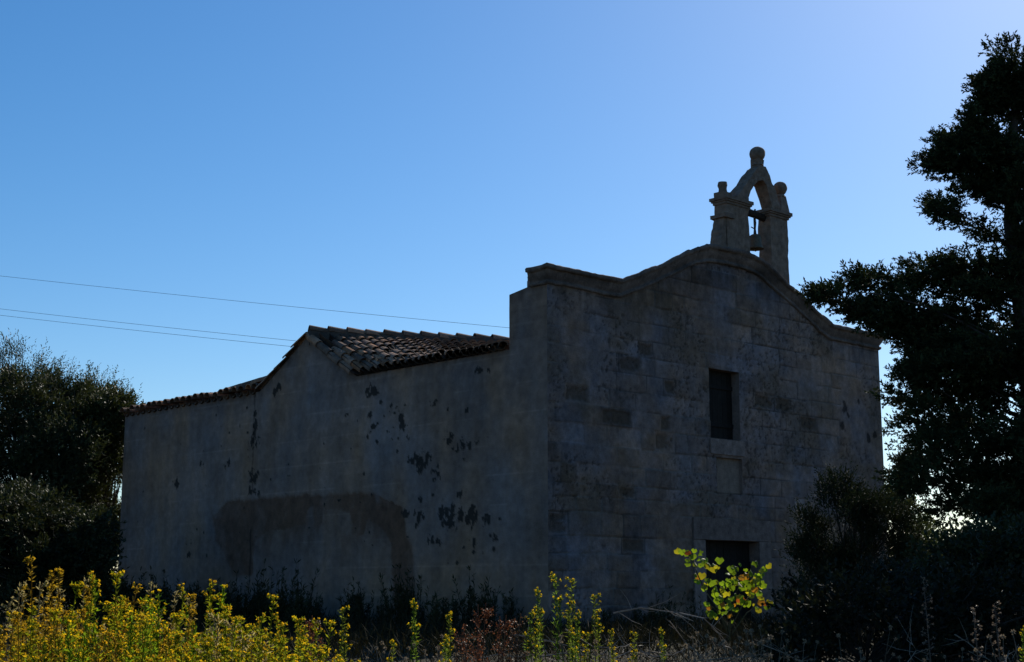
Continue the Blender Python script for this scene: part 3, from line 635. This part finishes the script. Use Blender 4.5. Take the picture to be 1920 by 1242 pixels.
crown_tree('bramble_thicket', 1620, [(1460, 1180), (1490, 1120), (1600, 1090), (1750, 1085), (1900, 1090), (2000, 1100), (2000, 1250), (1460, 1250)], 12.5, .8, 95, 'foliage', np.array([.015, .018, .010]), M_LEAF, 'low dark bramble thicket along the bottom right of the picture', 'bush', .2, 34, .14, 6, .05, .03, .03)
# trees far behind, hidden mostly, closing the horizon on the right
crown_tree('distant_tree', 1800, [(1690, 1060), (1720, 1000), (1780, 1015), (1850, 985), (1990, 1000), (2000, 1090), (1690, 1090)], 60, 3, 45, 'crown', np.array([.035, .045, .02]), M_LEAF, 'dark tree far behind the chapel glimpsed under the cypress branches', 'tree', .9, 40, .4, 6, .2, .12, .15)

# ------------------------------------------------------------------ weeds along the walls and undergrowth (shade)
def weed_mesh(name, h, n, col, leafL, mat=M_LEAF, spread=.12, k=16, seed=0):
    pr = []; m_ = MB()
    for i in range(n):
        a = rng.uniform(0, 6.28); b0 = np.array([math.cos(a), math.sin(a), 0]) * spread * rng.random(); hh = h * rng.uniform(.55, 1); tp_ = b0 * rng.uniform(1, 3) + np.array([0, 0, hh]) + np.append(rng.normal(size=2) * .05, 0)
        m_.tube([b0, (b0 + tp_) / 2 + np.append(rng.normal(size=2) * .015, 0), tp_], [.006, .005, .002], 4, col * .9, False)
        t_ = rng.uniform(.15, 1, k)[:, None]; P = b0 + (tp_ - b0) * t_; D = rng.normal(size=(k, 3)) * (.7, .7, .2) + (0, 0, .75)
        pr.append(leaves(P, D, leafL * rng.uniform(.6, 1.2, k), leafL * .22, np.repeat(col[None], k, 0) * rng.uniform(.7, 1.3, (k, 1))))
    V, F, C = cat(pr); return m_, (V, F, C)
def plant(name, stems, lv, mat_l, leafname, label, cat_, group, loc, rz=0.0, extra=None, mat_s=None):
    r_ = empty(name, loc, rz); tag(r_, label, cat_, group)
    stems.build('stem', mat_s or mat_l, r_); l_ = mesh_from(leafname, *lv[:2], mat_l, r_, lv[2])
    if leafname == 'seed_heads': tag(l_, kind='stuff')
    if extra: tag(mesh_from(extra[0], *extra[1][:2], extra[2], r_, extra[1][2]), kind='stuff')
    return r_
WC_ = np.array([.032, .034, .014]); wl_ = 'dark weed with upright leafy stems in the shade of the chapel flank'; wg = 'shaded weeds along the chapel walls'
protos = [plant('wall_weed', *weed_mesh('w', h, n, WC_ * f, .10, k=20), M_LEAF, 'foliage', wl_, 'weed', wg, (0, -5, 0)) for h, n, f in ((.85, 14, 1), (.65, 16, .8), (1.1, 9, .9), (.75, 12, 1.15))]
used = set(); nrm_side = -U; wr = random.Random(4)
def put(protos, i, loc, sc, label=None):
    p = protos[i]
    if i not in used or p.location[1] == -5:
        p.location = loc; p.rotation_euler = (0, 0, wr.uniform(0, 6.28)); p.scale = (sc, sc, sc); used.add(i)
        if label: p['label'] = label
        return p
    return dup(p, loc, wr.uniform(0, 6.28), sc, label)
for k in range(105):
    wv = wr.uniform(.2, 14.5); o_ = wr.uniform(.3, 2.6); p = P0 + W * wv - U * o_; p[2] = ground_at(p[0], p[1]) - .03
    put(protos, k % 4, p, wr.uniform(.65, 1.12) * (1.0 + .02 * wv))
for k in range(14):
    uv = wr.uniform(.1, 3.4); p = P0 + U * uv - W * wr.uniform(.4, 1.6); p[2] = ground_at(p[0], p[1]) - .03
    put(protos, k % 4, p, wr.uniform(.55, .8), 'dark weed with upright leafy stems at the foot of the chapel front'); 
# undergrowth: low tangled ground cover, nobody could count it
n = 40000; gx_ = rng.uniform(-9, 9, n); gy_ = 14.5 + rng.random(n) ** 1.3 * 16
loc_ = np.stack([gx_ - P0[0], gy_ - P0[1]], -1); uu = loc_ @ U[:2]; ww = loc_ @ W[:2]; inside = (uu > -.1) & (ww > -.1) & (uu < 10.4) & (ww < 15)
gx_, gy_ = gx_[~inside], gy_[~inside]; n = len(gx_); hgt = .12 + .28 * fbm(gx_ * .8, gy_ * .8, 0, 200)
P = np.stack([gx_, gy_, gz(gx_, gy_) + hgt * rng.random(n) * .9], -1); D = rng.normal(size=(n, 3)) * (.6, .6, .3) + (0, 0, .8)
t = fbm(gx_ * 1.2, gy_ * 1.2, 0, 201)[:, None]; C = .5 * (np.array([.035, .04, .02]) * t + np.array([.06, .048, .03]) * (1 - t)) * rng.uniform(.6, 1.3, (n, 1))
V, F, C = leaves(P, D, rng.uniform(.10, .24, n), .014, C); tag(mesh_from('undergrowth', V, F, M_CYP, None, C), kind='stuff')
n = 30000; gx_ = rng.uniform(-7, 7, n); gy_ = rng.uniform(3.5, 14.5, n); P = np.stack([gx_, gy_, gz(gx_, gy_)], -1); D = rng.normal(size=(n, 3)) * (.5, .5, .2) + (0, 0, .9)
t = fbm(gx_, gy_, 0, 203)[:, None]; C = .35 * (np.array([.12, .095, .05]) * t + np.array([.06, .07, .03]) * (1 - t)) * rng.uniform(.6, 1.3, (n, 1))
V, F, C = leaves(P, D, rng.uniform(.12, .34, n), .010, C); tag(mesh_from('dry_grass', V, F, M_CYP, None, C), kind='stuff')

# ------------------------------------------------------------------ yellow fleabane in the left foreground
def flower_heads(P, D, r_, col):
    """small daisy heads: 7 ray petals and a raised centre, all as rhombs"""
    n = len(P); D = unit(D); a = unit(np.cross(D, rng.normal(size=(n, 3)))); b_ = np.cross(D, a); pr = []
    for k in range(7):
        th = 2 * math.pi * k / 7; dd = a * math.cos(th) + b_ * math.sin(th) + D * .35
        pr.append(leaves(P, dd, r_, r_ * .62, np.broadcast_to(col, (n, 3)) * rng.uniform(.8, 1.2, (n, 1)), 0))
    for k in range(3):
        th = 2 * math.pi * k / 3; dd = (a * math.cos(th) + b_ * math.sin(th)) * .5 + D; pr.append(leaves(P - D * r_ * .8, dd, r_ * 1.1, r_ * .7, np.repeat(np.array([[.20, .20, .03]]), n, 0), 0))
    return cat(pr)
def fleabane(h, ns, lc, fc, nl=130, nh=14, spread=.26, sp=.40):
    st = MB(); lv = []; fl = []
    for i in range(ns):
        a = rng.uniform(0, 6.28); b0 = np.array([math.cos(a), math.sin(a), 0]) * .04; hh = h * (1 if i == 0 else rng.uniform(.62, .97)); tp_ = np.array([math.cos(a), math.sin(a), 0]) * spread * rng.uniform(.2, 1.2) + np.array([0, 0, hh])
        st.tube([b0, b0 * .5 + tp_ * .5 + np.append(rng.normal(size=2) * .02, 0), tp_], [.004, .0035, .0015], 5, lc * .8, False)
        t_ = rng.uniform(.3, 1, nl)[:, None]; P = b0 + (tp_ - b0) * t_; D = rng.normal(size=(nl, 3)) * (.8, .8, .3) + (0, 0, .6)
        lv.append(leaves(P, D, .034 * rng.uniform(.5, 1.3, nl) * (1.35 - .7 * t_[:, 0]), .0055, lc * rng.uniform(.7, 1.35, (nl, 1))))
        hb = []; hd = []
        for k in range(nh):                                    # side twigs with heads: a narrow panicle
            t0 = 1 - sp * rng.random() ** 2.4; p0 = b0 + (tp_ - b0) * t0; d = unit(rng.normal(size=3) * (1, 1, .2) + (0, 0, 1.1)); L = .11 * (1.05 - t0) + rng.uniform(.008, .03); p1 = p0 + d * L
            st.tube([p0, p1], [.0015, .001], 4, lc * .8, False); hb.append(p1); hd.append(d + rng.normal(size=3) * .3)
            P = p0 + (p1 - p0) * rng.random((4, 1)); lv.append(leaves(P, rng.normal(size=(4, 3)) * .8 + d, .018, .0045, lc * rng.uniform(.7, 1.35, (4, 1))))
        fl.append(flower_heads(np.array(hb), np.array(hd), .0088, np.array(fc) * rng.uniform(.55, 1.15, (len(hb), 1))))
    return st, cat(lv), cat(fl)
G1, G2, G3 = np.array([.14, .22, .016]), np.array([.20, .22, .016]), np.array([.26, .17, .025])
Y1, Y2 = (.84, .58, .02), (.70, .43, .025)
fg = 'yellow flowering fleabane in the left foreground'
fp = []
for i, (h, ns, lc, fc, lab) in enumerate(((1.12, 11, G1, Y1, 0), (1.05, 12, G2, Y1, 0), (1.15, 9, G3, Y2, 1), (1.0, 13, G1, Y1, 0), (1.08, 10, G2, Y2, 0))):
    st, lv, fl = fleabane(h, ns, lc, fc)
    fp.append(plant('fleabane_plant', st, lv, M_HERB, 'foliage', 'bushy fleabane with yellow flower heads in the sunlit foreground' if not lab else 'browned fleabane with dull yellow heads among the greener ones', 'flower', fg, (0, -5, 0), 0, ('flowers', fl, M_FLOWER)))
used.clear(); fr = random.Random(8)
def flower_at(px, topy, Yd, i, H, lab=None):
    p = at(px, topy, Yd); g = ground_at(p[0], p[1]); sc = (p[2] - g) / H; put(fp, i, (p[0], p[1], g), sc, lab)
HT = (1.12, 1.05, 1.15, 1.0, 1.08)
tops = [(545, 1150), (470, 1148), (435, 1122), (500, 1158), (5, 1120), (45, 1095), (90, 1085), (125, 1070), (160, 1080), (195, 1085), (225, 1085), (255, 1062), (285, 1090), (315, 1092), (345, 1105), (365, 1125), (390, 1150), (425, 1100), (455, 1135), (480, 1160), (510, 1145), (540, 1165), (565, 1150),
        (20, 1150), (70, 1140), (110, 1145), (150, 1140), (200, 1140), (240, 1135), (280, 1140), (320, 1150), (360, 1160), (410, 1165), (440, 1160), (490, 1175), (530, 1180), (30, 1185), (100, 1180), (170, 1185), (230, 1180), (300, 1190), (370, 1195), (430, 1190), (500, 1200), (560, 1205), (-30, 1110), (-25, 1170), (55, 1165), (85, 1200), (130, 1170), (185, 1165), (215, 1160), (260, 1165), (300, 1165), (340, 1145), (345, 1180), (385, 1175), (405, 1190), (460, 1195), (475, 1150), (10, 1200), (150, 1205), (520, 1165)]
for k, (px, ty) in enumerate(tops):
    Yd = fr.uniform(6.0, 7.6) if ty < 1130 else fr.uniform(5.0, 6.2)
    i = 2 if px < 130 and k % 2 else ((0, 1, 3, 4, 2)[k % 5] if px < 400 else (4 if k % 2 else 1)); flower_at(px, ty + fr.uniform(0, 24), Yd, i, HT[i])
st, lv, fl = fleabane(1.0, 9, np.array([.30, .25, .16]), (.40, .34, .22), 70, 10, .22, .4)
fp.append(plant('fleabane_plant', st, lv, M_HERB, 'foliage', 'dead straw coloured fleabane bush at the right of the yellow flowers', 'flower', fg, (0, -5, 0), 0, ('flowers', fl, M_FLOWER)))
for px, ty in ((420, 1160), (452, 1172), (398, 1185)): flower_at(px, ty, 5.4, 5, 1.0)
for k_, (px, ty, Yd) in enumerate(((15, 1100, 6.6), (62, 1098, 6.8), (140, 1090, 7), (305, 1100, 7))): flower_at(px, ty, Yd, 5, 1.0, 'thin dead straw coloured fleabane among the yellow ones at left')
flower_at(210 / 2.5, 1052, 6.6, 2, HT[2], 'tall thin browned fleabane spike rising above the others'); 
# sparse sunlit plants in the middle foreground
sp_ = []
for h, ns, lc in ((.95, 2, np.array([.11, .17, .03])), (.9, 2, np.array([.13, .16, .03]))):
    st, lv, fl = fleabane(h, ns, lc, Y1, 150, 9, .05, .16)
    sp_.append(plant('fleabane_sprig', st, lv, M_HERB, 'foliage', 'slim sunlit green fleabane sprig standing alone before the dark weeds', 'flower', 'slim fleabane sprigs in the middle foreground', (0, -5, 0), 0, ('flowers', fl, M_FLOWER)))
used.clear()
for k, (px, ty, Yd) in enumerate(((1050, 1090, 9), (1085, 1095, 9.2), (1028, 1118, 9), (1103, 1125, 9), (797, 1140, 8), (835, 1160, 8), (978, 1160, 8.5), (1018, 1150, 8.5), (1065, 1160, 8.3), (742, 1212, 7), (815, 1210, 7), (1145, 1190, 9), (1060, 1190, 8), (1200, 1195, 9), (1255, 1190, 9.5), (630, 1150, 7.5), (1900, 1190, 8), (1110, 1195, 9))):
    p = at(px, ty - 5, Yd); g = ground_at(p[0], p[1]); i = k % 2; put(sp_, i, (p[0], p[1], g), (p[2] - g) / (.95, .9)[i])
# rust-red dried dock
def dock(h, ns, col):
    st = MB(); lv = []
    for i in range(ns):
        a = rng.uniform(0, 6.28); tp_ = np.array([math.cos(a) * .08, math.sin(a) * .08, h * rng.uniform(.75, 1)]); st.tube([(0, 0, 0), tp_ * .5 + np.append(rng.normal(size=2) * .012, 0), tp_], [.005, .004, .002], 5, col * .8, False)
        for b_ in range(9):
            t0 = rng.uniform(.5, .95); p0 = tp_ * t0; d = unit(rng.normal(size=3) * (1, 1, .2) + (0, 0, 1.6)); L = .16 * (1.1 - t0) + .04; st.tube([p0, p0 + d * L], [.002, .001], 4, col * .8, False)
            P = p0 + d * L * rng.random((20, 1)) + rng.normal(size=(20, 3)) * .006; lv.append(leaves(P, rng.normal(size=(20, 3)), .011, .007, col * rng.uniform(.5, 1.5, (20, 1))))
    return st, cat(lv)
used.clear(); RD = np.array([.17, .062, .028])
dk = [plant('dock_plant', *dock(.95, 4, RD), M_DRY, 'seed_heads', 'dried rust red dock with branching seed heads in the middle foreground', 'weed', 'rust red dock plants', (0, -5, 0)),
      plant('dock_plant', *dock(.9, 3, np.array([.14, .07, .035])), M_DRY, 'seed_heads', 'dried rust red dock with branching seed heads in the middle foreground', 'weed', 'rust red dock plants', (0, -5, 0))]
for k, (px, ty, Yd) in enumerate(((893, 1128, 8.6), (945, 1132, 8.4), (925, 1150, 8.2), (850, 1172, 8), (600, 1150, 7.6), (615, 1165, 7.4))):
    p = at(px, ty - 5, Yd); g = ground_at(p[0], p[1]); put(dk, k % 2, (p[0], p[1], g), (p[2] - g) / (.95, .9)[k % 2])
# dry seed-head stalks at the bottom right
def seedstalk(h, n):
    st = MB(); lv = []; c = np.array([.20, .165, .12])
    for i in range(n):
        a = rng.uniform(0, 6.28); tp_ = np.array([math.cos(a) * .14, math.sin(a) * .14, h * rng.uniform(.7, 1)]); st.tube([(0, 0, 0), tp_ * .55 + np.append(rng.normal(size=2) * .02, 0), tp_], [.003, .0025, .0015], 4, c * .7, False)
        q = unit(rng.normal(size=(26, 3))); lv.append(leaves(np.repeat(tp_[None], 26, 0), q + (0, 0, .3), .017, .006, c * rng.uniform(.7, 1.4, (26, 1))))
        for b_ in range(2):
            p0 = tp_ * rng.uniform(.6, .9); p1 = p0 + unit(rng.normal(size=3) * (1, 1, .2) + (0, 0, .8)) * .09; st.tube([p0, p1], [.002, .001], 4, c * .7, False); q = unit(rng.normal(size=(20, 3))); lv.append(leaves(np.repeat(p1[None], 20, 0), q, .013, .005, c * rng.uniform(.7, 1.4, (20, 1))))
    return st, cat(lv)
used.clear(); sl_lab = 'thin dry stalk with pale fluffy seed heads along the bottom of the picture'
ss = [plant('seed_stalk', *seedstalk(.85, n_), M_DRY, 'seed_heads', sl_lab, 'weed', 'dry seed head stalks', (0, -5, 0)) for n_ in (4, 3, 5)]
for k in range(34):
    px = fr.uniform(1080, 1915) if k < 26 else fr.uniform(690, 1080); ty = fr.uniform(1155, 1225); Yd = fr.uniform(7.5, 10.5); p = at(px, ty, Yd); g = ground_at(p[0], p[1]); put(ss, k % 3, (p[0], p[1], g), (p[2] - g) / .85)
# tall dry mullein spikes
def mullein(h):
    st = MB(); lv = []; c = np.array([.12, .095, .075]); st.tube([(0, 0, 0), (.01, 0, h * .5), (-.01, .01, h)], [.007, .005, .002], 6, c, False)
    for t0 in np.linspace(.45, 1, 46):
        p0 = np.array([0, 0, h * t0]); d = unit(rng.normal(size=3) * (1, 1, .1) + (0, 0, .45)); L = .05 * (1.25 - t0) + .012; st.tube([p0, p0 + d * L], [.002, .001], 4, c, False)
        P = np.repeat((p0 + d * L)[None], 6, 0); lv.append(leaves(P, rng.normal(size=(6, 3)), .014, .008, c * rng.uniform(.8, 1.8, (6, 1))))
    return st, cat(lv)
used.clear()
for k, (px, ty, Yd, lab) in enumerate(((1735, 1085, 9.5, 'tallest dry mullein spike before the dark bushes at lower right'), (1828, 1138, 9, 'shorter dry mullein spike to the right of the tallest one'), (1868, 1132, 9.4, 'dry mullein spike nearest the right edge'))):
    p = at(px, ty, Yd); g = ground_at(p[0], p[1]); plant('mullein_spike', *mullein(p[2] - g), M_DRY, 'seed_heads', lab, 'weed', 'dry mullein spikes', (p[0], p[1], g))
# pale cut twigs lying in a tangle
def twig(P, r_, side_n, seed):
    m_ = MB(); c = np.array([.26, .22, .18]); P = [np.array(p) for p in P]; m_.tube(P, list(np.linspace(r_, r_ * .35, len(P))), 6, c)
    for k in range(side_n):
        i = rng.integers(0, len(P) - 1); t_ = rng.random(); p0 = P[i] + (P[i + 1] - P[i]) * t_; d = unit(P[i + 1] - P[i] + rng.normal(size=3) * .6); L = rng.uniform(.08, .3); m_.tube([p0, p0 + d * L * .5 + rng.normal(size=3) * .01, p0 + d * L], [r_ * .45, r_ * .35, r_ * .15], 5, c)
    return m_
tw_ = [((1275, 1150), (1320, 1160), (1350, 1190), (1375, 1222)), ((1255, 1165), (1285, 1205), (1320, 1235), (1345, 1262)), ((1060, 1180), (1110, 1212), (1150, 1216), (1190, 1205)), ((1010, 1232), (1060, 1225), (1120, 1230), (1170, 1240)), ((1190, 1215), (1225, 1232), (1262, 1228), (1290, 1215)), ((1300, 1240), (1345, 1236), (1400, 1232), (1440, 1225)), ((1150, 1150), (1200, 1140), (1260, 1148), (1300, 1165)), ((965, 1190), (1020, 1200), (1080, 1215), (1110, 1240)), ((1700, 1245), (1718, 1220), (1712, 1210), (1700, 1200)), ((1790, 1190), (1815, 1205), (1850, 1235), (1870, 1250)), ((880, 1240), (930, 1228), (980, 1232), (1010, 1225)), ((1420, 1205), (1470, 1225), (1500, 1240), (1530, 1236)), ((1130, 1245), (1180, 1222), (1215, 1225), (1250, 1245)), ((1880, 1250), (1890, 1228), (1900, 1222), (1912, 1220))]
for k, pts in enumerate(tw_):
    Yd = fr.uniform(9.5, 11.5); Pw = [at(x_, y_, Yd + fr.uniform(-.25, .25)) for x_, y_ in pts]; o = twig([p - Pw[0] for p in Pw], fr.uniform(.004, .007), 9, k).build('dry_twig', M_DRY); o.location = Pw[0]
    tag(o, 'pale bare cut twig arching out of the tangle at the bottom of the picture', 'twig', 'pale dry twigs in the tangle')
# hollow mass of fine dry stems under the twigs (carries them)
n = 5200; cx = rng.uniform(-.6, 5.0, n); cy_ = rng.uniform(10.2, 13.2, n); P = np.stack([cx, cy_, gz(cx, cy_) + rng.random(n) * (.35 + .3 * vnoise(cx * 1.5, cy_ * 1.5, 0, 8))], -1); D = rng.normal(size=(n, 3)) * (1, 1, .5)
V, F, C = leaves(P, D, rng.uniform(.1, .35, n), .006, np.array([.055, .043, .032]) * rng.uniform(.3, 1.7, (n, 1))); tag(mesh_from('dead_stems', V, F, M_DRY, None, C), kind='stuff')

# ------------------------------------------------------------------ young vine before the door
vb = at(1368, 1195, 17.0); vine = empty('young_vine', (vb[0], vb[1], ground_at(vb[0], vb[1]))); tag(vine, 'sunlit young grapevine with yellow green and reddish leaves in front of the door', 'plant'); vo = np.array(vine.location)
def vp(x_, y_, d=0.0): return at(x_, y_, 17.0 + d) - vo
st = MB(); bc = (.10, .08, .04)
canes = [[(1368, 1205), (1362, 1170), (1350, 1130), (1335, 1100)], [(1366, 1190), (1345, 1140), (1320, 1105), (1305, 1070), (1300, 1045), (1280, 1035)], [(1367, 1195), (1372, 1140), (1385, 1100), (1378, 1062)], [(1366, 1185), (1390, 1140), (1410, 1110), (1420, 1075)], [(1368, 1195), (1400, 1150), (1430, 1130), (1455, 1130)], [(1366, 1180), (1350, 1150), (1332, 1135), (1322, 1125)]]
st.tube([(vp(1368, 1195) * (1, 1, 0)), vp(1368, 1190), vp(1366, 1170)], [.022, .018, .014], 7, bc)
for cn in canes: st.tube([vp(*p, rng.uniform(-.15, .15) if i else 0) for i, p in enumerate(cn)], list(np.linspace(.010, .003, len(cn))), 6, bc)
st.build('stem', M_BARK, vine)
lp = [(1278, 1036), (1290, 1036), (1288, 1048), (1303, 1034), (1313, 1036), (1318, 1050), (1315, 1058), (1326, 1058), (1302, 1060), (1305, 1078), (1309, 1088), (1332, 1065), (1347, 1066), (1340, 1066), (1328, 1088), (1322, 1098), (1318, 1102), (1332, 1092), (1344, 1090), (1342, 1102), (1354, 1095), (1356, 1106), (1380, 1065), (1376, 1072), (1390, 1058), (1397, 1070), (1396, 1078), (1366, 1074), (1364, 1086), (1375, 1086), (1380, 1090), (1384, 1094), (1374, 1103), (1372, 1100), (1390, 1102), (1400, 1103), (1408, 1098), (1412, 1092), (1418, 1086), (1420, 1080), (1428, 1070), (1438, 1062), (1434, 1068), (1415, 1056), (1427, 1090), (1425, 1094), (1405, 1110), (1410, 1112), (1424, 1112), (1428, 1125), (1405, 1128), (1408, 1118), (1380, 1116), (1386, 1118), (1372, 1122), (1366, 1128), (1340, 1116), (1348, 1118), (1352, 1122), (1345, 1126), (1340, 1128), (1326, 1131), (1328, 1140), (1332, 1148), (1340, 1152), (1360, 1135), (1378, 1135), (1382, 1142), (1375, 1145), (1436, 1130), (1442, 1130), (1450, 1130), (1418, 1138), (1420, 1145), (1396, 1132), (1345, 1158), (1355, 1150), (1366, 1155), (1358, 1112), (1386, 1128), (1392, 1124), (1416, 1104), (1400, 1090), (1352, 1140)]
# lobed leaf: a seven-point blade fanned from its stalk
PV, PF, PCc = [], [], []
for x_, y_ in lp + [(x + random.gauss(0, 7), y + random.gauss(0, 7)) for x, y in lp if random.random() < .75]:
    c = vp(x_ + rng.uniform(-2, 2), y_ + rng.uniform(-2, 2), rng.uniform(-.2, .2)); s_ = rng.uniform(.024, .056); nrm = unit(np.array([rng.normal() * .6, -1 + rng.normal() * .3, .35 + rng.normal() * .4])); dn2 = unit(np.array([rng.normal() * .5, 0, -1.0])); dn2 = unit(dn2 - nrm * np.dot(dn2, nrm)); sd_ = np.cross(nrm, dn2)
    sh = [(0, -.35), (.55, -.62), (.85, -.25), (1.0, .15), (.78, .5), (.5, .8), (0, 1.1), (-.5, .8), (-.78, .5), (-1.0, .15), (-.85, -.25), (-.55, -.62)]
    b0 = len(PV); PV.append(c + nrm * .008); k = rng.random(); cc = np.array([.16, .26, .022]) if k < .60 else np.array([.33, .32, .03]) if k < .90 else np.array([.40, .20, .03]) if k < .96 else np.array([.30, .09, .025]); cc = cc * rng.uniform(.6, 1.2); PCc.append(cc)
    for a_, b_ in sh: PV.append(c + (sd_ * a_ + dn2 * b_) * s_ - nrm * (.5 * s_ * (a_ * a_ + .5 * b_ * b_) * rng.uniform(-.2, 1.4))); PCc.append(cc * (1 if abs(a_) < .9 else .9))
    PF += [(b0, b0 + 1 + i, b0 + 1 + (i + 1) % 12) for i in range(12)]
mesh_from('foliage', np.array(PV), np.array(PF), M_VINE, vine, np.array(PCc))
